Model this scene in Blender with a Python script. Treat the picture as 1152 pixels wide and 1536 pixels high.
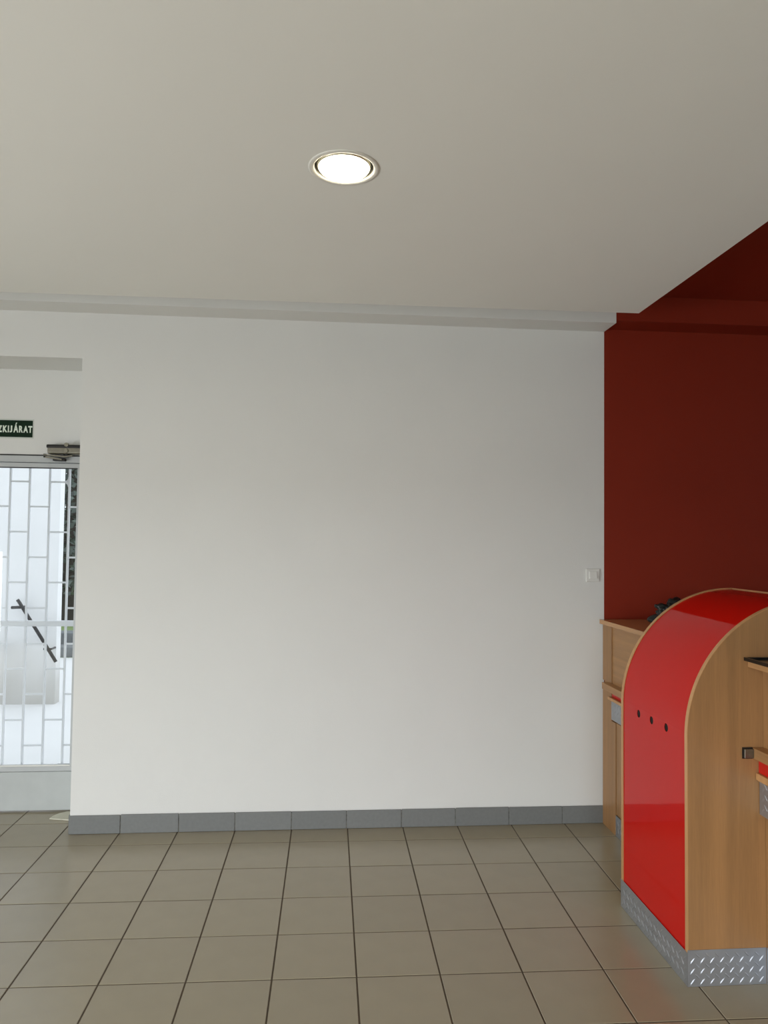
import bpy, bmesh, math, random
from mathutils import Vector, Matrix
for o in list(bpy.data.objects): bpy.data.objects.remove(o)
S = bpy.context.scene
COL = S.collection
random.seed(7)

# ------------------------------------------------------------------ camera
RIGHT = Vector((0.9962284, -0.0860100, 0.0114559))
UP = Vector((-0.0146650, -0.0367730, 0.9992160))
FWD = Vector((0.0855213, 0.9956154, 0.0378957))
cam = bpy.data.cameras.new('camera')
cam.sensor_fit = 'VERTICAL'; cam.sensor_height = 36.0
cam.lens = 1114.5 / 1536 * 36.0
cam.clip_start = 0.05; cam.clip_end = 200
co = bpy.data.objects.new('camera', cam); COL.objects.link(co)
mw = Matrix.Identity(4)
for i, a in enumerate((RIGHT, UP, -FWD)):
    for j in range(3): mw[j][i] = a[j]
mw.translation = (1.2952, -4.1085, 1.5716)
co.matrix_world = mw
S.camera = co

# ------------------------------------------------------------------ sky, daylight, exposure
S.view_settings.view_transform = 'Standard'; S.view_settings.look = 'None'
S.view_settings.exposure = 0.0; S.view_settings.gamma = 1.0
S.view_settings.use_curve_mapping = False
w = bpy.data.worlds.new('overcast_sky'); S.world = w; w.use_nodes = True
bg = w.node_tree.nodes['Background']
bg.inputs[0].default_value = (0.86, 0.92, 1.0, 1); bg.inputs[1].default_value = 1.7

def area(name, loc, target, sx, sy, power, color):
    l = bpy.data.lights.new(name, 'AREA'); l.shape = 'RECTANGLE'
    l.size = sx; l.size_y = sy; l.energy = power; l.color = color
    o = bpy.data.objects.new(name, l); COL.objects.link(o)
    o.location = loc
    o.rotation_euler = (Vector(target) - Vector(loc)).to_track_quat('-Z', 'Y').to_euler()
    return o
# daylight entering by the shop windows in the left wall and behind the camera
area('daylight_left', (-3.12, -4.3, .80), (0, -4.3, .80), 3.4, 1.1, 132, (0.955, 0.985, 1.06))
area('skylight_rear', (-0.6, -10.6, 3.0), (-0.6, -3.0, .4), 4.4, 2.2, 1570, (0.955, 0.985, 1.06))

# ------------------------------------------------------------------ materials
def lin(c): return tuple((v/12.92 if v <= .04045 else ((v+.055)/1.055)**2.4) for v in [x/255 for x in c]) + (1,)
def nm(name):
    m = bpy.data.materials.new(name); m.use_nodes = True
    nt = m.node_tree; b = nt.nodes['Principled BSDF']
    return m, nt, b
def simple(name, rgb, rough=.5, metal=0, spec=.5, noise=0.0, nscale=8, bump=0.0, bscale=200, rnd=0.0, coat=0):
    m, nt, b = nm(name); L = nt.links
    b.inputs['Base Color'].default_value = lin(rgb)
    b.inputs['Roughness'].default_value = rough; b.inputs['Metallic'].default_value = metal
    b.inputs['Specular IOR Level'].default_value = spec
    if coat: b.inputs['Coat Weight'].default_value = coat; b.inputs['Coat Roughness'].default_value = .03
    tc = nt.nodes.new('ShaderNodeTexCoord')
    if noise or rnd:
        n = nt.nodes.new('ShaderNodeTexNoise'); n.inputs['Scale'].default_value = nscale; n.inputs['Detail'].default_value = 6
        L.new(tc.outputs['Object'], n.inputs['Vector'])
        mr = nt.nodes.new('ShaderNodeMapRange'); mr.inputs[1].default_value = .25; mr.inputs[2].default_value = .75
        mr.inputs[3].default_value = 1-noise; mr.inputs[4].default_value = 1+noise
        L.new(n.outputs['Fac'], mr.inputs[0])
        hs = nt.nodes.new('ShaderNodeHueSaturation'); hs.inputs['Color'].default_value = lin(rgb)
        if rnd:
            oi = nt.nodes.new('ShaderNodeObjectInfo'); r2 = nt.nodes.new('ShaderNodeMapRange')
            r2.inputs[3].default_value = 1-rnd; r2.inputs[4].default_value = 1+rnd
            L.new(oi.outputs['Random'], r2.inputs[0])
            mm = nt.nodes.new('ShaderNodeMath'); mm.operation = 'MULTIPLY'
            L.new(mr.outputs[0], mm.inputs[0]); L.new(r2.outputs[0], mm.inputs[1]); L.new(mm.outputs[0], hs.inputs['Value'])
        else: L.new(mr.outputs[0], hs.inputs['Value'])
        L.new(hs.outputs[0], b.inputs['Base Color'])
    if bump:
        n2 = nt.nodes.new('ShaderNodeTexNoise'); n2.inputs['Scale'].default_value = bscale; n2.inputs['Detail'].default_value = 3
        L.new(tc.outputs['Object'], n2.inputs['Vector'])
        bp = nt.nodes.new('ShaderNodeBump'); bp.inputs['Strength'].default_value = bump; bp.inputs['Distance'].default_value = .002
        L.new(n2.outputs['Fac'], bp.inputs['Height']); L.new(bp.outputs[0], b.inputs['Normal'])
    return m
def wood(name, rgb, axis='Z', rough=.38):
    m, nt, b = nm(name); L = nt.links
    tc = nt.nodes.new('ShaderNodeTexCoord'); mp = nt.nodes.new('ShaderNodeMapping')
    sc = {'Z': (26, 26, 0.8), 'Y': (26, 0.8, 26), 'X': (.8, 26, 26)}[axis]
    mp.inputs['Scale'].default_value = sc; L.new(tc.outputs['Object'], mp.inputs[0])
    n = nt.nodes.new('ShaderNodeTexNoise'); n.inputs['Scale'].default_value = 1; n.inputs['Detail'].default_value = 8
    n.inputs['Distortion'].default_value = .6
    L.new(mp.outputs[0], n.inputs[0])
    mp2 = nt.nodes.new('ShaderNodeMapping'); mp2.inputs['Scale'].default_value = tuple(v*9 if v > 1 else 12 for v in sc)
    L.new(tc.outputs['Object'], mp2.inputs[0])
    n2 = nt.nodes.new('ShaderNodeTexNoise'); n2.inputs['Scale'].default_value = 1; n2.inputs['Detail'].default_value = 2
    L.new(mp2.outputs[0], n2.inputs[0])
    cr = nt.nodes.new('ShaderNodeValToRGB')
    cr.color_ramp.elements[0].position = .3; cr.color_ramp.elements[0].color = lin(tuple(v*.88 for v in rgb))
    cr.color_ramp.elements[1].position = .7; cr.color_ramp.elements[1].color = lin(tuple(min(255, v*1.05) for v in rgb))
    mx = nt.nodes.new('ShaderNodeMix'); mx.data_type = 'FLOAT'; mx.inputs[0].default_value = .3
    L.new(n.outputs[0], mx.inputs[2]); L.new(n2.outputs[0], mx.inputs[3])
    L.new(mx.outputs[0], cr.inputs[0]); L.new(cr.outputs[0], b.inputs['Base Color'])
    b.inputs['Roughness'].default_value = rough
    return m
def emit(name, rgb, s):
    m, nt, b = nm(name)
    b.inputs['Base Color'].default_value = lin(rgb)
    b.inputs['Emission Color'].default_value = lin(rgb); b.inputs['Emission Strength'].default_value = s
    return m
def glass(name):
    m, nt, b = nm(name); nt.nodes.remove(b); L = nt.links
    out = nt.nodes['Material Output']
    t = nt.nodes.new('ShaderNodeBsdfTransparent'); t.inputs[0].default_value = (.97, .985, .98, 1)
    g = nt.nodes.new('ShaderNodeBsdfGlossy'); g.inputs['Roughness'].default_value = .01
    f = nt.nodes.new('ShaderNodeFresnel'); f.inputs[0].default_value = 1.45
    mx = nt.nodes.new('ShaderNodeMixShader')
    L.new(f.outputs[0], mx.inputs[0]); L.new(t.outputs[0], mx.inputs[1]); L.new(g.outputs[0], mx.inputs[2])
    L.new(mx.outputs[0], out.inputs[0])
    return m
def foliage_mat(name, c1, c2):
    m, nt, b = nm(name); L = nt.links
    g = nt.nodes.new('ShaderNodeNewGeometry')
    cr = nt.nodes.new('ShaderNodeValToRGB'); cr.color_ramp.elements[0].color = lin(c1); cr.color_ramp.elements[1].color = lin(c2)
    L.new(g.outputs['Random Per Island'], cr.inputs[0]); L.new(cr.outputs[0], b.inputs['Base Color'])
    b.inputs['Roughness'].default_value = .5
    return m

M = {}
M['wall'] = simple('white_wall_paint', (226, 226, 221), .75, spec=.25, noise=.012, nscale=3, bump=.25, bscale=130)
M['ceil'] = simple('ceiling_paint', (236, 235, 227), .8, spec=.2, noise=.01, nscale=2, bump=.1, bscale=90)
M['red_wall'] = simple('red_wall_paint', (134, 42, 23), .55, spec=.2, noise=.03, nscale=2.5, bump=.2, bscale=130)
M['tile'] = simple('floor_tile', (154, 144, 120), .2, spec=.7, noise=.035, nscale=9, bump=.12, bscale=420, rnd=.03)
M['grout'] = simple('floor_grout', (78, 66, 50), .9, noise=.12, nscale=30)
M['skirt'] = simple('skirting_tile', (122, 124, 122), .4, spec=.4, noise=.06, nscale=60, rnd=.05)
M['skgrout'] = simple('skirting_grout', (128, 126, 118), .9, noise=.5, nscale=60)
M['wood'] = wood('beech_laminate_upright', (166, 123, 78), 'Z')
M['woodY'] = wood('beech_laminate_lengthwise', (172, 128, 82), 'Y')
M['woodtop'] = wood('beech_laminate_worktop', (196, 148, 98), 'Y', .12)
M['edge'] = wood('beech_edge_band', (200, 152, 100), 'Z', .4)
M['red'] = simple('red_laminate', (196, 20, 11), .06, spec=.2)
M['redstrip'] = simple('red_strip', (205, 30, 22), .3)
M['cavity'] = simple('hollow_shade_black', (22, 15, 10), .9)  # near-black colour standing in for shade inside the hollow arch
M['checker'] = simple('tread_aluminium', (180, 183, 188), .47, metal=.85, noise=.06, nscale=18)
M['alu'] = simple('brushed_aluminium', (130, 126, 112), .35, metal=.9, noise=.1, nscale=60)
M['paintmetal'] = simple('grey_white_painted_metal', (188, 191, 190), .42, spec=.4, noise=.03, nscale=6)
M['panel'] = simple('door_kick_panel_paint', (186, 190, 187), .45, spec=.4, noise=.05, nscale=10)
M['grille'] = simple('grille_paint', (226, 226, 230), .45)
M['gasket'] = simple('dark_gasket', (50, 50, 48), .7)
M['glass'] = glass('door_glass')
M['closer'] = simple('closer_metal', (122, 118, 104), .42, metal=.6, noise=.12, nscale=40)
M['darkmetal'] = simple('dark_steel', (45, 44, 42), .4, metal=.6)
M['sign'] = simple('sign_green', (9, 38, 18), .5, spec=.15)
M['signborder'] = simple('sign_film', (205, 210, 200), .4)
M['signtext'] = simple('sign_letters', (226, 236, 220), .5)
M['plastic'] = simple('white_switch_plastic', (228, 227, 220), .3)
M['blackgloss'] = simple('black_gloss_plastic', (16, 17, 16), .15)
M['bag'] = simple('black_plastic_film', (30, 34, 32), .38, spec=.4)
M['mat'] = simple('pale_wedge', (206, 203, 185), .7, noise=.06, nscale=40)
M['ring'] = simple('lamp_ring', (222, 219, 208), .35)
M['chrome'] = simple('lamp_reflector', (205, 200, 182), .3, metal=1)
M['bulb'] = emit('lamp_glow', (255, 246, 222), 14)
M['ext_wall'] = simple('exterior_render', (232, 232, 233), .85, noise=.03, nscale=3, bump=.4, bscale=60)
def damp():            # rising damp and dirt stain near the foot of the outside wall
    m = M['ext_wall']; nt = m.node_tree; L = nt.links; b = nt.nodes['Principled BSDF']
    src = b.inputs['Base Color'].links[0].from_socket
    tc = nt.nodes.new('ShaderNodeTexCoord'); sp = nt.nodes.new('ShaderNodeSeparateXYZ'); L.new(tc.outputs['Object'], sp.inputs[0])
    n = nt.nodes.new('ShaderNodeTexNoise'); n.inputs['Scale'].default_value = 2.2; n.inputs['Detail'].default_value = 5; L.new(tc.outputs['Object'], n.inputs['Vector'])
    ma = nt.nodes.new('ShaderNodeMath'); ma.operation = 'MULTIPLY_ADD'; ma.inputs[1].default_value = .9; L.new(n.outputs['Fac'], ma.inputs[0]); L.new(sp.outputs['Z'], ma.inputs[2])
    mr = nt.nodes.new('ShaderNodeMapRange'); mr.inputs[1].default_value = .45; mr.inputs[2].default_value = 1.25; mr.inputs[3].default_value = .75; mr.inputs[4].default_value = 0
    L.new(ma.outputs[0], mr.inputs[0])
    mx = nt.nodes.new('ShaderNodeMix'); mx.data_type = 'RGBA'; mx.inputs[7].default_value = lin((176, 173, 166))
    L.new(mr.outputs[0], mx.inputs[0]); L.new(src, mx.inputs[6]); L.new(mx.outputs[2], b.inputs['Base Color'])
damp()
M['concrete'] = simple('pale_concrete', (222, 222, 222), .8, noise=.03, nscale=3)
M['kerb'] = simple('kerb_stone', (118, 122, 124), .9, noise=.2, nscale=8)
M['grass'] = simple('lawn', (120, 140, 84), .9, noise=.25, nscale=20, bump=1, bscale=60)
M['rail'] = simple('black_rail_paint', (44, 42, 44), .45)
M['leaf'] = foliage_mat('dark_foliage', (50, 60, 56), (96, 110, 102))
M['bark'] = simple('bark', (52, 46, 42), .9, noise=.2, nscale=12)

# ------------------------------------------------------------------ helpers
def props(o, label=None, cat=None, group=None, kind=None):
    if label: o['label'] = label
    if cat: o['category'] = cat
    if group: o['group'] = group
    if kind: o['kind'] = kind
    return o
def empty(name, loc, rz=0):
    o = bpy.data.objects.new(name, None); COL.objects.link(o); o.location = loc; o.rotation_euler.z = rz
    o.empty_display_size = .05
    return o
class MB:
    """collects geometry in world coordinates; build() links ONE mesh object"""
    def __init__(s): s.bm = bmesh.new()
    def box(s, x0, x1, y0, y1, z0, z1, bev=0, seg=2):
        r = bmesh.ops.create_cube(s.bm, size=1)
        v = r['verts']
        bmesh.ops.scale(s.bm, verts=v, vec=(x1-x0, y1-y0, z1-z0))
        bmesh.ops.translate(s.bm, verts=v, vec=((x0+x1)/2, (y0+y1)/2, (z0+z1)/2))
        if bev:
            e = list({e for vv in v for e in vv.link_edges})
            bmesh.ops.bevel(s.bm, geom=e, offset=bev, segments=seg, affect='EDGES', profile=.6)
        return s
    def tube(s, pts, r, n=8, closed=False):
        pts = [Vector(p) for p in pts]; rings = []
        for i, p in enumerate(pts):
            a = pts[i-1] if i else p; b = pts[i+1] if i < len(pts)-1 else p
            t = (b-a).normalized(); ref = Vector((0, 0, 1)) if abs(t.z) < .95 else Vector((1, 0, 0))
            u = t.cross(ref).normalized(); v = u.cross(t)
            rr = r[i] if isinstance(r, (list, tuple)) else r
            rings.append([s.bm.verts.new(p + rr*(math.cos(2*math.pi*k/n)*u + math.sin(2*math.pi*k/n)*v)) for k in range(n)])
        for a, b in zip(rings, rings[1:]):
            for k in range(n): s.bm.faces.new((a[k], a[(k+1) % n], b[(k+1) % n], b[k]))
        s.bm.faces.new(rings[0]); s.bm.faces.new(rings[-1][::-1])
        return s
    def lathe(s, prof, c, n=40):
        """prof: (radius, z) list around vertical axis at c"""
        rings = [[s.bm.verts.new((c[0]+r*math.cos(2*math.pi*k/n), c[1]+r*math.sin(2*math.pi*k/n), c[2]+z)) for k in range(n)] for r, z in prof]
        for a, b in zip(rings, rings[1:]):
            for k in range(n): s.bm.faces.new((a[k], a[(k+1) % n], b[(k+1) % n], b[k]))
        return rings
    def prism(s, poly, axis, a, b):
        """poly of 2-D points extruded along axis from a to b"""
        def P(p, t):
            return {'y': (p[0], t, p[1]), 'x': (t, p[0], p[1]), 'z': (p[0], p[1], t)}[axis]
        A = [s.bm.verts.new(P(p, a)) for p in poly]; B = [s.bm.verts.new(P(p, b)) for p in poly]
        s.bm.faces.new(A); s.bm.faces.new(B[::-1]); n = len(poly)
        for i in range(n): s.bm.faces.new((A[i], B[i], B[(i+1) % n], A[(i+1) % n]))
        return s
    def build(s, name, mat, parent=None, smooth=False, origin=None):
        bm = s.bm
        bmesh.ops.recalc_face_normals(bm, faces=bm.faces)
        me = bpy.data.meshes.new(name)
        mats = mat if isinstance(mat, (list, tuple)) else [mat]
        base = Vector((0, 0, 0))
        if parent is not None:
            p = parent
            while p is not None: base += Vector(p.location); p = p.parent
        if origin is None and parent is None and len(bm.verts):
            xs = [v.co for v in bm.verts]
            origin = Vector(((min(v.x for v in xs)+max(v.x for v in xs))/2, (min(v.y for v in xs)+max(v.y for v in xs))/2, min(v.z for v in xs)))
        loc = Vector((0, 0, 0)) if origin is None else Vector(origin) - base
        bmesh.ops.translate(bm, verts=bm.verts, vec=-(base+loc))
        if smooth:
            for f in bm.faces: f.smooth = True
        bm.to_mesh(me); bm.free()
        for m in mats: me.materials.append(m)
        o = bpy.data.objects.new(name, me); COL.objects.link(o); o.location = loc
        if parent is not None: o.parent = parent
        return o
def struct(o): o['kind'] = 'structure'; return o

# ------------------------------------------------------------------ room shell (white wall plane at y = 0.008, paint changes at x = 2.91)
PX = 2.91
TOP = 2.94
struct(MB().box(0, PX, .008, .45, 0, TOP).build('wall_back', M['wall']))
struct(MB().box(PX, 5.0, .008, .45, 0, TOP).build('wall_back_right', M['red_wall']))
struct(MB().box(-1.30, 0, .008, .33, 2.537, TOP).build('wall_back_header', M['wall']))
struct(MB().box(-3.3, -1.30, .008, .45, 0, TOP).build('wall_back_left', M['wall']))
struct(MB().box(-1.30, 0, .33, .45, 2.04, TOP).build('wall_recess', M['wall']))
struct(MB().box(5.0, 5.15, -8.2, .45, 0, TOP).build('wall_right', M['wall']))
# left wall and rear wall with window openings where the daylight comes in
def wall_open(name, axis, p0, p1, a0, a1, win):
    mb = MB()
    w0, w1, z0, z1 = win
    for (s0, s1, q0, q1) in ((a0, w0, 0, TOP), (w1, a1, 0, TOP), (w0, w1, 0, z0), (w0, w1, z1, TOP)):
        if axis == 'x': mb.box(p0, p1, s0, s1, q0, q1)
        else: mb.box(s0, s1, p0, p1, q0, q1)
    return struct(mb.build(name, M['wall']))
wall_open('wall_left', 'x', -3.35, -3.2, -8.2, .008, (-6.05, -2.55, .20, 1.60))
wall_open('wall_rear', 'y', -8.2, -8.0, -3.35, 5.15, (-2.6, 1.6, .20, 2.00))
def window(name, axis, p, a0, a1, z0, z1):
    fr = MB(); t = .05
    def bx(s0, s1, q0, q1, mb=fr):
        if axis == 'x': mb.box(p-.03, p+.03, s0, s1, q0, q1)
        else: mb.box(s0, s1, p-.03, p+.03, q0, q1)
    bx(a0, a0+t, z0, z1); bx(a1-t, a1, z0, z1); bx(a0+t, a1-t, z0, z0+t); bx(a0+t, a1-t, z1-t, z1)
    for k in (1, 2):
        c = a0+(a1-a0)*k/3; bx(c-t/2, c+t/2, z0+t, z1-t)
    o = struct(fr.build(name, M['paintmetal']))
    g = MB()
    if axis == 'x': g.box(p-.004, p+.004, a0+t, a1-t, z0+t, z1-t)
    else: g.box(a0+t, a1-t, p-.004, p+.004, z0+t, z1-t)
    gg = g.build('glass_pane', M['glass']); gg.parent = o; gg.location = Vector(gg.location)-Vector(o.location)
    return o
window('window_1', 'x', -3.28, -6.05, -2.55, .20, 1.60)
window('window_2', 'y', -8.12, -2.6, 1.6, .20, 2.00)

# beam along the top of the back wall
struct(MB().box(-3.2, PX, -.17, .008, 2.786, TOP).build('trim_1', M['wall']))
struct(MB().box(PX, 5.0, -.17, .008, 2.800, TOP).build('trim_2', M['red_wall']))
# upper ceiling, red beyond the paint line
struct(MB().box(-3.35, PX, -8.2, .45, TOP, TOP+.12).build('ceiling_upper', M['ceil']))
struct(MB().box(PX, 5.15, -8.2, .45, TOP, TOP+.12).build('ceiling_right', M['red_wall']))
# dropped ceiling with a round cut-out for the downlight
LC = (1.3545, -1.790)      # lamp centre
CZ = 2.75
def dropped():
    bm = bmesh.new()
    out = [(-3.2, -8.0), (2.890, -8.0), (2.909, -.462), (-3.2, -.363)]
    n = 48; R = .098
    ov = [bm.verts.new((x, y, CZ)) for x, y in out]
    iv = [bm.verts.new((LC[0]+R*math.cos(2*math.pi*k/n), LC[1]+R*math.sin(2*math.pi*k/n), CZ)) for k in range(n)]
    E_ = [bm.edges.new((ov[i], ov[(i+1) % 4])) for i in range(4)] + [bm.edges.new((iv[i], iv[(i+1) % n])) for i in range(n)]
    bmesh.ops.triangle_fill(bm, use_beauty=True, use_dissolve=False, edges=E_)
    r = bmesh.ops.extrude_face_region(bm, geom=list(bm.faces))
    bmesh.ops.translate(bm, verts=[g for g in r['geom'] if isinstance(g, bmesh.types.BMVert)], vec=(0, 0, .188))
    mb = MB(); mb.bm.free(); mb.bm = bm
    return struct(mb.build('ceiling', M['ceil']))
dropped()

# ------------------------------------------------------------------ floor: one object per visible tile
T = .303; TH = -.0135
fl = MB().box(-3.35, 5.15, -8.2, .45, -.12, -.0014).build('floor', M['grout'], origin=(0, 0, 0)); struct(fl)
GO = Vector((-.0684, -1.6597, 0))
ca, sa = math.cos(TH), math.sin(TH)
def g2w(x, y): return GO.x + ca*x - sa*y, GO.y + sa*x + ca*y
tm = bmesh.new(); g = .0027
bmesh.ops.create_cube(tm, size=1)
bmesh.ops.scale(tm, verts=tm.verts, vec=(T-2*g, T-2*g, .010))
bmesh.ops.translate(tm, verts=tm.verts, vec=(0, 0, -.005))
bmesh.ops.bevel(tm, geom=[e for e in tm.edges if all(v.co.z > -.001 for v in e.verts)], offset=.0013, segments=1, affect='EDGES')
tme = bpy.data.meshes.new('floor_tile'); tm.to_mesh(tme); tme.materials.append(M['tile'])
rest = bmesh.new()
for i in range(-12, 18):
    for j in range(-22, 7):
        cx, cy = g2w((i+.5)*T, (j+.5)*T)
        if cx < -3.05 or cx > 4.85 or cy < -7.85: continue
        if j >= 5 and not (cx < 0 and cx > -1.25): 
            if j >= 6: continue
        if -4 <= i <= 11 and j >= -3:
            o = bpy.data.objects.new('floor_tile', tme); COL.objects.link(o)
            o.location = (cx, cy, random.uniform(-.0004, .0004)); o.rotation_euler = (random.uniform(-.0008, .0008), random.uniform(-.0008, .0008), TH+random.uniform(-.001, .001))
            o.parent = fl
        else:
            k = len(rest.verts); rest.from_mesh(tme); rest.verts.ensure_lookup_table()
            vs = rest.verts[k:]
            bmesh.ops.rotate(rest, verts=vs, cent=(0, 0, 0), matrix=Matrix.Rotation(TH, 3, 'Z'))
            bmesh.ops.translate(rest, verts=vs, vec=(cx, cy, 0))
me = bpy.data.meshes.new('floor_tile_field'); rest.to_mesh(me); rest.free(); me.materials.append(M['tile'])
o = bpy.data.objects.new('floor_tile_field', me); COL.objects.link(o); o.parent = fl; o['kind'] = 'stuff'

# ------------------------------------------------------------------ skirting tiles
bb = struct(MB().box(0.004, 2.908, .0045, .008, 0, .094).build('baseboard_back', M['skgrout'], origin=(0, 0, 0)))
cuts = [0.0, .262, .566, .863, 1.165, 1.463, 1.764, 2.063, 2.364, 2.667, 2.908]
for a, b in zip(cuts, cuts[1:]):
    h = .098 + random.uniform(-.0015, .0015)
    MB().box(a+(.002 if a else 0), b-.002, -.0002-random.uniform(0, .001), .0045, .001, h, bev=.0012, seg=1).build('skirting_tile', M['skirt'], bb)
# short return into the door recess
MB().box(-.0065, 0, .0045, .045, .001, .098, bev=.001, seg=1).build('skirting_tile', M['skirt'], bb)

# ------------------------------------------------------------------ recessed door
YD = .33
door = struct(empty('door_1', (-.6, YD, 0)))
fr = MB()
fr.box(-1.15, -.0, YD, YD+.09, 1.999, 2.04, bev=.002, seg=1)
fr.box(-.060, -.0, YD, YD+.09, 0, 1.997)
fr.box(-1.15, -1.09, YD, YD+.09, 0, 1.997)
fr.build('door_frame', M['paintmetal'], door)
struct(MB().box(-1.30, -1.15, YD, .45, 0, 2.04).build('wall_recess_side', M['wall']))
MB().box(-1.15, 0, YD-.004, YD+.001, 2.036, 2.043).build('door_seal', M['gasket'], door)
lf = MB(); y0, y1 = YD+.006, YD+.05
lf.box(-1.086, -.064, y0, y1, 1.969, 1.995, bev=.002, seg=1)      # top rail
lf.box(-1.086, -.064, y0, y1, .230, .259, bev=.002, seg=1)        # rail over the panel
lf.box(-.114, -.064, y0, y1, .259, 1.969)                         # right stile
lf.box(-1.086, -1.036, y0, y1, .259, 1.969)
lf.build('door_leaf_frame', M['paintmetal'], door)
MB().box(-1.036, -.112, y0-.002, y0+.012, .259, .2665, bev=.001, seg=1).build('glazing_bead', M['plastic'], door)
MB().box(-1.036, -.112, y0+.0, y0+.004, 1.9635, 1.969).build('glazing_gasket', M['gasket'], door)
MB().box(-1.086, -.064, y0+.003, y1-.003, .010, .2275, bev=.002, seg=1).build('kick_panel', M['panel'], door)
MB().box(-1.036, -.112, y0+.018, y0+.024, .2665, 1.9635).build('glass_pane', M['glass'], door)

# security grille behind the glass: staggered brick-like rungs
gr = empty('security_grille', (-.6, .45, .2))
props(gr, 'white painted steel security grille with staggered brick-pattern bars behind the door glass', 'grille')
GY = .425
vx = [-.521-.112*k for k in range(4, 0, -1)] + [-.521, -.411, -.297, -.185, -.073]
for x in vx:
    MB().box(x-.0055, x+.0055, GY-.006, GY+.006, .20, 2.0).build('upright_bar', M['grille'], gr)
Bz = [1.893, 1.597, 1.301, .797, .502]; Cz = [1.746, 1.448, 1.151, .942, .650, .355]
for k in range(len(vx)-1):
    q = (k - 4) % 2   # k=4 is the bay -.521 .. -.411
    for z in (Bz if q == 0 else Cz):
        MB().box(vx[k]+.0055, vx[k+1]-.0055, GY-.005, GY+.005, z-.005, z+.005).build('rung', M['grille'], gr)
MB().box(-1.15, -.0, GY-.010, GY+.030, 1.045, 1.076, bev=.002).build('middle_rail', M['grille'], gr)
for z in (.195, 2.005):
    MB().box(-1.15, -.0, GY-.006, GY+.006, z-.006, z+.006).build('cross_rail', M['grille'], gr)
sc = []                                   # curved scroll where a rung meets the bar near the hinge side
for k in range(9):
    a = math.pi/2*k/8; sc.append((-.218+.028*math.sin(a), GY, 1.921-.028*math.cos(a)))
MB().tube(sc, .0048, 8).build('scroll', M['grille'], gr, smooth=True)
sc = [(-.218+.028*math.sin(math.pi/2*k/8), GY, 1.865+.028*math.cos(math.pi/2*k/8)) for k in range(9)]
MB().tube(sc, .0048, 8).build('scroll', M['grille'], gr, smooth=True)

# door closer on the lintel
dc = empty('door_closer', (-.16, YD, 2.04))
props(dc, 'tarnished metal door closer with folded arm above the glazed door', 'door closer')
MB().box(-.268, -.012, YD-.052, YD-.002, 2.046, 2.096, bev=.010, seg=3).build('closer_body', M['closer'], dc, smooth=False)
MB().box(-.272, -.010, YD-.056, YD-.030, 2.078, 2.098, bev=.006).build('closer_cover', M['darkmetal'], dc)
for xx, zz in ((-.160, 2.098), (-.162, 2.062)):
    m = MB(); m.tube([(xx, YD-.060, zz), (xx, YD-.046, zz)], .012, 14); m.build('screw_cap', M['alu'], dc)
m = MB(); m.tube([(-.165, YD-.03, 2.050), (-.165, YD-.03, 2.028)], .014, 14); m.build('spindle', M['darkmetal'], dc)
m = MB()
m.prism([(-.29, 2.036), (-.17, 2.026), (-.13, 2.034), (-.13, 2.040), (-.17, 2.034), (-.29, 2.042)], 'y', YD-.045, YD-.022); m.build('upper_arm', M['closer'], dc)
m = MB(); m.tube([(-.285, YD-.034, 2.045), (-.285, YD-.034, 2.024)], .008, 10); m.build('elbow_pin', M['darkmetal'], dc)
m = MB(); m.prism([(-.285, 2.024), (-.19, 2.010), (-.19, 2.018), (-.285, 2.032)], 'y', YD-.040, YD-.020); m.build('lower_arm', M['closer'], dc)
m = MB(); m.box(-.242, -.176, YD-.034, YD+.004, 2.006, 2.022, bev=.003); m.build('shoe_bracket', M['darkmetal'], dc)

# emergency exit sign
sg = empty('exit_sign', (-.519, YD, 2.141)); props(sg, 'dark green emergency exit sign with white letters on the wall above the door', 'sign')
MB().box(-.647, -.363, YD-.0012, YD, 2.134, 2.247).build('clear_border', M['signborder'], sg)
MB().box(-.641, -.369, YD-.0030, YD-.0012, 2.142, 2.239).build('sign_plate', M['sign'], sg)
SX0, PXM = -.551, .00368
def glyph(ch, a, b, z0, z1):
    """one bold letter as vertices and faces fitted to its place on the plate"""
    cu = bpy.data.curves.new('t', 'FONT'); cu.body = ch; cu.size = .06; cu.extrude = .0006; cu.offset = .0026
    to = bpy.data.objects.new('t', cu); COL.objects.link(to); bpy.context.view_layer.update()
    me = bpy.data.meshes.new_from_object(to.evaluated_get(bpy.context.evaluated_depsgraph_get()))
    bpy.data.objects.remove(to)
    x0 = min(v.co.x for v in me.vertices); x1 = max(v.co.x for v in me.vertices)
    y0_ = min(v.co.y for v in me.vertices); y1_ = max(v.co.y for v in me.vertices)
    A, B = SX0+a*PXM, SX0+b*PXM
    for v in me.vertices:
        v.co = (A+(v.co.x-x0)/(x1-x0)*(B-A), YD-.0036-v.co.z, z0+(v.co.y-y0_)/(y1_-y0_)*(z1-z0))
    return me
mb = MB()
for ch, a, b in (('V', -23.2, -16.4), ('\u00c9', -15.6, -10.4), ('S', -9.5, -3.6), ('Z', -2.6, 3.4), ('K', 4.6, 11.4), ('I', 12.1, 13.8), ('J', 14.9, 18.7),
                 ('\u00c1', 20.6, 27.9), ('R', 28.9, 35.0), ('A', 35.6, 42.6), ('T', 42.9, 49.1)):
    mb.bm.from_mesh(glyph(ch, a, b, 2.1685, 2.2255 if ch in '\u00c9\u00c1' else 2.208))
mb.build('lettering', M['signtext'], sg)

# pale wedge on the floor under the door
m = MB(); m.prism([(-.178, .222), (-.172, .262), (-.150, .300), (-.115, .325), (-.02, .327), (-.008, .21), (-.07, .198)], 'z', .0012, .007)
props(m.build('floor_wedge', M['mat']), 'thin pale offcut lying on the floor under the door corner', 'offcut')

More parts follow.
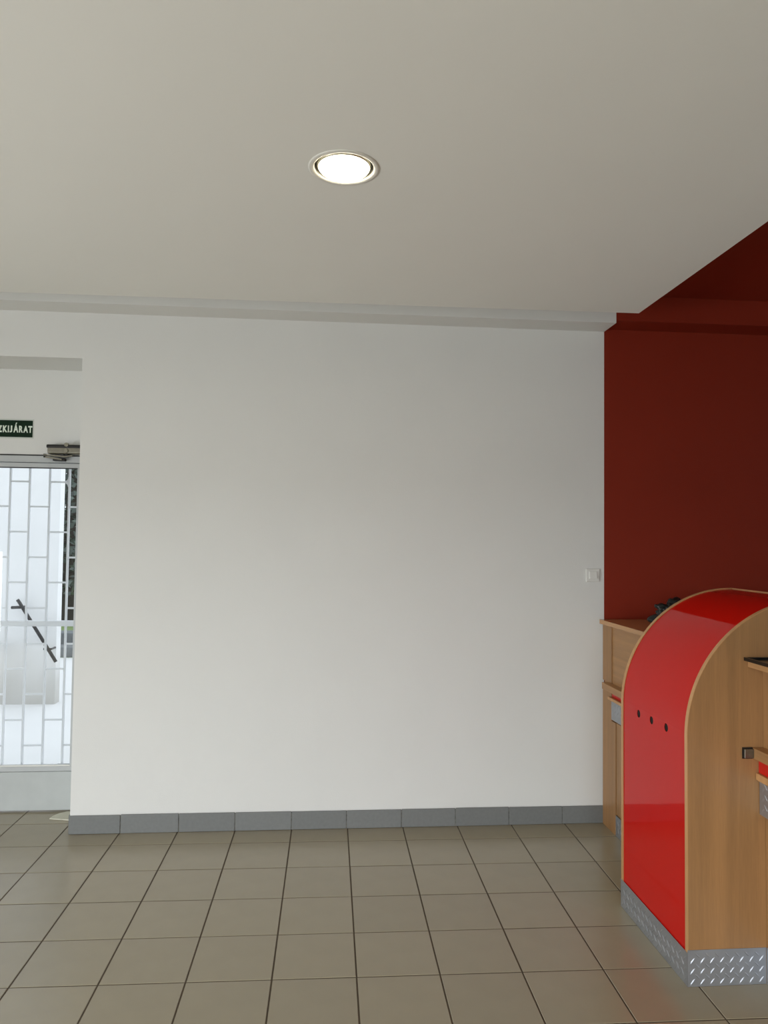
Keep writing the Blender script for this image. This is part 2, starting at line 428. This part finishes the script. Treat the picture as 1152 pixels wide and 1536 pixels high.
# light switch
sw = empty('light_switch', (2.8425, .008, 1.3865)); props(sw, 'square white rocker light switch at the right end of the white wall', 'light switch')
MB().box(2.8035, 2.8815, -.002, .008, 1.3495, 1.4235, bev=.004, seg=3).build('switch_frame', M['plastic'], sw)
MB().box(2.8185, 2.8665, -.005, -.001, 1.3645, 1.4085, bev=.0015).build('inner_frame', M['plastic'], sw)
m = MB(); m.prism([(-.005, 1.3675), (-.0105, 1.3675), (-.0065, 1.4055), (-.005, 1.4055)], 'x', 2.8215, 2.8635); m.build('rocker', M['plastic'], sw)

# ------------------------------------------------------------------ recessed downlight
dl = empty('downlight', (LC[0], LC[1], CZ)); props(dl, 'round recessed downlight glowing warm white in the ceiling', 'ceiling light')
m = MB(); m.lathe([(.113, 0), (.1125, -.002), (.108, -.0035), (.099, -.0035), (.095, -.001), (.094, .004), (.094, .05)], (LC[0], LC[1], CZ), 64); m.build('trim_ring', M['ring'], dl, smooth=True)
m = MB(); m.lathe([(.094, .05), (.090, .02), (.086, .006), (.084, .0), (.081, .0), (.081, .03)], (LC[0], LC[1], CZ), 64); m.build('inner_ring', M['chrome'], dl, smooth=True)
m = MB(); r = m.lathe([(.080, .012), (.080, -.002), (.077, -.006), (.065, -.008), (.03, -.0095), (.006, -.010)], (LC[0], LC[1], CZ), 48); m.bm.faces.new(r[-1]); m.build('lamp_disc', M['bulb'], dl, smooth=True)

# ------------------------------------------------------------------ counter end: red arch between two beech side panels
X0 = 2.62; R = .5; CXA = X0+R; ZT = 1.376; ZC = ZT-R
def arc(off, n=40, z0=0.0, xend=CXA):
    """outer profile from the floor up and round, inset by off"""
    pts = [(X0+off, z0), (X0+off, ZC)]
    for k in range(1, n+1):
        a = math.pi/2*k/n; pts.append((CXA-(R-off)*math.cos(a), ZC+(R-off)*math.sin(a)))
    return pts
ar = empty('arched_counter_end', (2.87, -1.22, 0)); props(ar, 'glossy red arched counter end between beech side panels with tread plate at its foot', 'counter')
YN, YF = -1.5150, -.9300
def panel_side(y0, y1):
    m = MB(); m.prism(arc(0)+[(CXA, 0)], 'y', y0, y1); o = m.build('side_panel', M['wood'], ar)
    return o
panel_side(YN, YN+.018); panel_side(YF-.018, YF)
def strip(y0, y1, o0, o1, name, mat):
    m = MB(); A = arc(o0, 48); B = arc(o1, 48)
    ring = A + B[::-1]; m.prism(ring, 'y', y0, y1); return m.build(name, mat, ar)
strip(YN-.0006, YN+.0185, -.0006, .0015, 'edge_band', M['edge']); strip(YF-.0185, YF+.0006, -.0006, .0015, 'edge_band', M['edge'])
# red sheet: straight lower piece with three round holes, then the bend
holes = [(-1.101, .8645), (-1.220, .866), (-1.346, .869)]
bm = bmesh.new(); ya, yb = YF-.018, YN+.018; zl, zh = .02, .89
outer = [(ya, zl), (yb, zl), (yb, zh), (ya, zh)]
Ed = []
ovs = [bm.verts.new((X0+.003, y, z)) for y, z in outer]
Ed += [bm.edges.new((ovs[i], ovs[(i+1) % 4])) for i in range(4)]
for hy, hz in holes:
    hv = [bm.verts.new((X0+.003, hy+.0155*math.cos(2*math.pi*k/24), hz+.0155*math.sin(2*math.pi*k/24))) for k in range(24)]
    Ed += [bm.edges.new((hv[i], hv[(i+1) % 24])) for i in range(24)]
bmesh.ops.triangle_fill(bm, use_beauty=True, use_dissolve=False, edges=Ed)
r = bmesh.ops.extrude_face_region(bm, geom=list(bm.faces))
bmesh.ops.translate(bm, verts=[q for q in r['geom'] if isinstance(q, bmesh.types.BMVert)], vec=(.0015, 0, 0))
# bend (starts at zh; the vertical height below ZC=.876 is tangent to it)
n = 56; a0 = math.asin((zh-ZC)/R)
oA, oB = [], []
for k in range(n+1):
    a = a0+(math.pi/2-a0)*k/n
    ca_, sa_ = math.cos(a), math.sin(a)
    ro, ri = R-.003, R-.0045
    oA.append([bm.verts.new((CXA-ro*ca_, y, ZC+ro*sa_)) for y in (ya, yb)])
    oB.append([bm.verts.new((CXA-ri*ca_, y, ZC+ri*sa_)) for y in (ya, yb)])
for k in range(n):
    for q, rev in ((oA, 0), (oB, 1)):
        f = bm.faces.new((q[k][0], q[k][1], q[k+1][1], q[k+1][0])); f.smooth = True
m = MB(); m.bm.free(); m.bm = bm
m.build('red_sheet', M['red'], ar)
MB().box(X0+.006, X0+.012, YN+.019, YF-.019, .05, .88).build('hole_shade_board', M['cavity'], ar)  # dark board added so the holes look into painted shade
MB().box(CXA+.0002, CXA+.003, YN, YF, ZT-.02, ZT+.001).build('edge_band', M['edge'], ar)
MB().box(CXA-.018, CXA, YN+.018, YF-.018, 0, ZT-.016).build('back_board', M['wood'], ar)

def tread(name, origin, u, v, nrm, W, H, parent, th=.0015, p=.0366, edge=.0):
    """tread plate: flat sheet plus raised lozenges, one mesh.  origin: lower corner, u along, v up"""
    bm = bmesh.new(); O = Vector(origin); u = Vector(u); v = Vector(v); nrm = Vector(nrm)
    c = [O, O+u*W, O+u*W+v*H, O+v*H]
    A = [bm.verts.new(q+nrm*th) for q in c]; B = [bm.verts.new(q) for q in c]
    bm.faces.new(A); bm.faces.new(B[::-1])
    for i in range(4): bm.faces.new((A[i], B[i], B[(i+1) % 4], A[(i+1) % 4]))
    def loz(cu_, cv_, ang):
        d = u*math.cos(ang)+v*math.sin(ang); e = -u*math.sin(ang)+v*math.cos(ang)
        cc = O+u*cu_+v*cv_+nrm*th
        L_, W_, h = .0145, .0034, .0016
        ring = [cc+d*L_, cc+d*L_*.45+e*W_, cc-d*L_*.45+e*W_, cc-d*L_, cc-d*L_*.45-e*W_, cc+d*L_*.45-e*W_]
        rv = [bm.verts.new(q) for q in ring]
        t1 = bm.verts.new(cc+d*L_*.5+nrm*h); t2 = bm.verts.new(cc-d*L_*.5+nrm*h)
        for f in ((rv[0], rv[1], t1), (rv[1], rv[2], t2, t1), (rv[2], rv[3], t2), (rv[3], rv[4], t2), (rv[4], rv[5], t1, t2), (rv[5], rv[0], t1)): bm.faces.new(f)
    i = 0
    nx, ny = int(W/p)+2, int(H/p)+2
    for a in range(-1, nx):
        for b in range(-1, ny):
            for off, ang in ((0, .9), (.5, -.75)):
                cu_, cv_ = (a+.5+off)*p, (b+.45+off)*p
                if .011 < cu_ < W-.011 and .009 < cv_ < H-.009: loz(cu_, cv_, ang)
    m = MB(); m.bm.free(); m.bm = bm
    return m.build(name, M['checker'], parent)
HP = .128
# corner post: the two kick plates meet at the near corner
tread('kick_plate', (X0-.0005, YF+.001, 0.001), (0, -1, 0), (0, 0, 1), (-1, 0, 0), YF-YN+.0025, .116, ar)
tread('kick_plate', (X0-.002, YN-.0005, 0.001), (1, 0, 0), (0, 0, 1), (0, -1, 0), .293, .127, ar)

# ------------------------------------------------------------------ wall-side counter cabinet
cb = empty('wall_side_counter', (3.2, -.46, 0)); props(cb, 'beech serving counter cabinet with tray ledge between the red wall and the red arch', 'counter')
m = MB(); m.box(PX+.002, 3.50, -.915, 0, 0.0, 1.112); m.build('carcass', M['wood'], cb)
MB().box(2.880, 3.55, -.925, .0, 1.114, 1.138, bev=.002).build('worktop', M['woodtop'], cb)
MB().box(PX-.010, PX+.002, -.122, .0, .800, 1.112, bev=.001, seg=1).build('front_post', M['wood'], cb)
MB().box(PX-.004, PX+.002, -.915, -.124, .800, 1.112).build('front_panel', M['woodY'], cb)
MB().box(2.864, PX+.002, -.920, -.078, .764, .800, bev=.002).build('tray_rail', M['woodY'], cb)
MB().box(PX-.010, PX+.002, -.122, .0, 0, .7595, bev=.001, seg=1).build('front_post', M['wood'], cb)
MB().box(PX-.010, PX+.002, -.180, -.1225, 0, .598, bev=.001, seg=1).build('front_post', M['wood'], cb)
MB().box(PX-.006, PX+.002, -.915, -.124, .728, .7635).build('red_strip', M['redstrip'], cb)
MB().box(2.885, PX+.002, -.915, -.108, .712, .7275, bev=.001, seg=1).build('ledge', M['edge'], cb)
tread('tread_panel', (PX-.009, -.124, .606), (0, -1, 0), (0, 0, 1), (-1, 0, 0), .78, .105, cb)
MB().box(PX-.006, PX+.002, -.915, -.183, .112, .600, bev=.001, seg=1).build('door', M['wood'], cb)
tread('kick_plate', (PX-.008, -.181, .001), (0, -1, 0), (0, 0, 1), (-1, 0, 0), .73, .108, cb)

# ------------------------------------------------------------------ near counter cabinet (runs towards the camera, out of frame)
nb = empty('near_counter', (3.2, -2.4, 0)); props(nb, 'beech serving counter cabinet at the right picture edge in front of the arch', 'counter')
ye, yq = YN-.0022, -3.3
m = MB(); m.box(PX+.004, 3.50, yq, ye, 0, 1.125); m.build('carcass', M['wood'], nb)
MB().box(2.848, 3.55, yq, ye, 1.127, 1.150, bev=.002).build('worktop', M['woodtop'], nb)
MB().box(PX-.004, PX+.004, yq, ye, .838, 1.125).build('front_panel', M['wood'], nb)
MB().box(2.864, PX+.004, yq, ye, .800, .838, bev=.002).build('tray_rail', M['woodY'], nb)
MB().box(2.829, 2.8635, ye-.012, ye+.0, .803, .835, bev=.001, seg=1).build('rail_bracket', M['alu'], nb)
MB().box(2.826, 2.8635, ye-.0035, ye+.0015, .799, .839).build('bracket_recess_shade', M['darkmetal'], nb)  # dark plate in place of the shaded recess round the bracket
MB().box(PX-.022, PX+.004, yq, ye, .748, .7995).build('red_strip', M['redstrip'], nb)
MB().box(2.877, PX+.004, yq, ye, .722, .747, bev=.001, seg=1).build('ledge', M['edge'], nb)
tread('tread_panel', (PX-.019, ye-.001, .600), (0, -1, 0), (0, 0, 1), (-1, 0, 0), 1.7, .120, nb)
MB().box(PX-.017, PX+.004, yq, ye, .600, .721).build('tread_backing', M['wood'], nb)
MB().box(PX+.002, PX+.006, yq, ye-.002, .135, .598).build('door', M['wood'], nb)
tread('kick_plate', (PX+.003, ye-.002, .001), (0, -1, 0), (0, 0, 1), (-1, 0, 0), 1.7, .128, nb)

# black tray on the near worktop
tr = empty('serving_tray', (3.1, -1.80, 1.150)); props(tr, 'flat glossy black tray on the near counter top at the right edge', 'tray')
MB().box(2.832, 3.34, -2.1, -1.5195, 1.1502, 1.1565, bev=.002).build('tray_base', M['blackgloss'], tr)
m = MB()
m.box(2.832, 2.840, -2.1, -1.5195, 1.156, 1.163, bev=.0015); m.box(3.332, 3.34, -2.1, -1.5195, 1.156, 1.163, bev=.0015)
m.box(2.840, 3.332, -1.5275, -1.5195, 1.156, 1.163, bev=.0015); m.box(2.840, 3.332, -2.1, -2.092, 1.156, 1.163, bev=.0015)
m.build('tray_rim', M['blackgloss'], tr)

# crumpled black bag on the wall-side worktop
def bag():
    bm = bmesh.new()
    blobs = [((3.10, -.42, 1.200), (.075, .06, .062)), ((3.125, -.40, 1.262), (.040, .035, .030)), ((3.045, -.42, 1.248), (.030, .03, .018)), ((3.05, -.40, 1.175), (.06, .05, .036))]
    bmesh.ops.create_icosphere(bm, subdivisions=5, radius=1)
    cen = Vector((3.09, -.42, 1.205))
    from mathutils import noise as NZ
    for v in bm.verts:
        d = v.co.normalized(); best = 0
        for c, r in blobs:
            # farthest intersection of the ray from cen with each ellipsoid
            o = cen-Vector(c); A = sum((d[i]/r[i])**2 for i in range(3)); B = 2*sum(d[i]*o[i]/r[i]**2 for i in range(3)); C = sum((o[i]/r[i])**2 for i in range(3))-1
            D = B*B-4*A*C
            if D > 0: best = max(best, (-B+math.sqrt(D))/(2*A))
        best = max(best, .02)
        nn = abs(NZ.noise(d*2.3))*.022 + abs(NZ.noise(d*4.5+Vector((3, 1, 2))))*.006
        v.co = cen + d*(best + nn - .006)
        v.co.z = max(v.co.z, 1.1385)
    m = MB(); m.bm.free(); m.bm = bm
    o = m.build('plastic_bag', M['bag'], smooth=True)
    return props(o, 'crumpled black plastic bag on the wooden counter behind the red arch', 'bag')
bag()

# ------------------------------------------------------------------ outside the door
struct(MB().box(-9, 4, .45, 6.05, -.16, -.02).build('ground_outside', M['concrete']))
struct(MB().box(-1.30, 0, .45, .62, -.02, -.004).build('trim_3', M['concrete']))
ew = MB(); ew.box(-7, -1.190, 3.25, 3.37, -.02, 4.2)
wl = ew.build('garden_wall', M['ext_wall']); props(wl, 'white rendered wall outside with a dark handrail fixed to it', 'wall')
hr = empty('handrail', (-1.33, 3.19, .4)); props(hr, 'dark steel handrail sloping down along the white outside wall', 'handrail')
MB().tube([(-1.520, 3.15, .975), (-1.505, 3.15, .955), (-1.155, 3.15, .395)], .0155, 10).build('rail', M['rail'], hr, smooth=True)
MB().tube([(-1.575, 3.16, .900), (-1.490, 3.15, .905)], .014, 8).build('bracket', M['rail'], hr)
MB().tube([(-1.480, 3.15, .905), (-1.480, 3.25, .905)], .010, 8).build('bracket', M['rail'], hr)
MB().tube([(-1.270, 3.15, .515), (-1.200, 3.15, .515), (-1.200, 3.25, .515)], .010, 8).build('bracket', M['rail'], hr)
# kerb stones and lawn
random.seed(3)
for y, z0, z1, lb in ((6.06, -.02, .115, 'lower grey concrete kerb beyond the pale yard, seen through the door'), (6.40, -.02, .26, 'upper grey concrete kerb holding the lawn, seen through the door')):
    props(MB().box(-5.2, -.6, y, y+.30, z0, z1, bev=.015).build('kerb', M['kerb']), lb, 'kerb')
lawn = struct(MB().box(-9, 4, 6.70, 14, -.2, .24).build('ground_lawn', M['grass']))
def tree(x, y, h, r, label, seed, name='conifer'):
    random.seed(seed)
    t = empty(name, (x, y, .24)); props(t, label, 'tree')
    MB().tube([(x, y, .24), (x+.03, y, h*.5), (x, y, h)], [.12, .09, .03], 8).build('trunk', M['bark'], t)
    bm = bmesh.new()
    for k in range(4200):
        z = .7 + (h-.4)*random.random()
        rr = r*(1-.55*(z/h))*math.sqrt(random.random()); a = random.uniform(0, 6.283)
        c = Vector((x+rr*math.cos(a), y+rr*math.sin(a), z)); s = random.uniform(.05, .11)
        d1 = Vector((random.gauss(0, 1), random.gauss(0, 1), random.gauss(0, .6))).normalized()
        d2 = d1.cross(Vector((random.gauss(0, 1), random.gauss(0, 1), random.gauss(0, 1)))).normalized()
        bm.faces.new([bm.verts.new(q) for q in (c-d1*s, c+d2*s*.45, c+d1*s, c-d2*s*.45)])
    m = MB(); m.bm.free(); m.bm = bm
    m.build('foliage', M['leaf'], t)['kind'] = 'stuff'
tree(-2.7, 8.2, 5.2, 1.15, 'dark evergreen tree seen through the door beside the white wall', 1)
tree(-3.9, 11.2, 5.8, 1.3, 'dark evergreen tree standing farther back behind the nearer evergreen', 2)
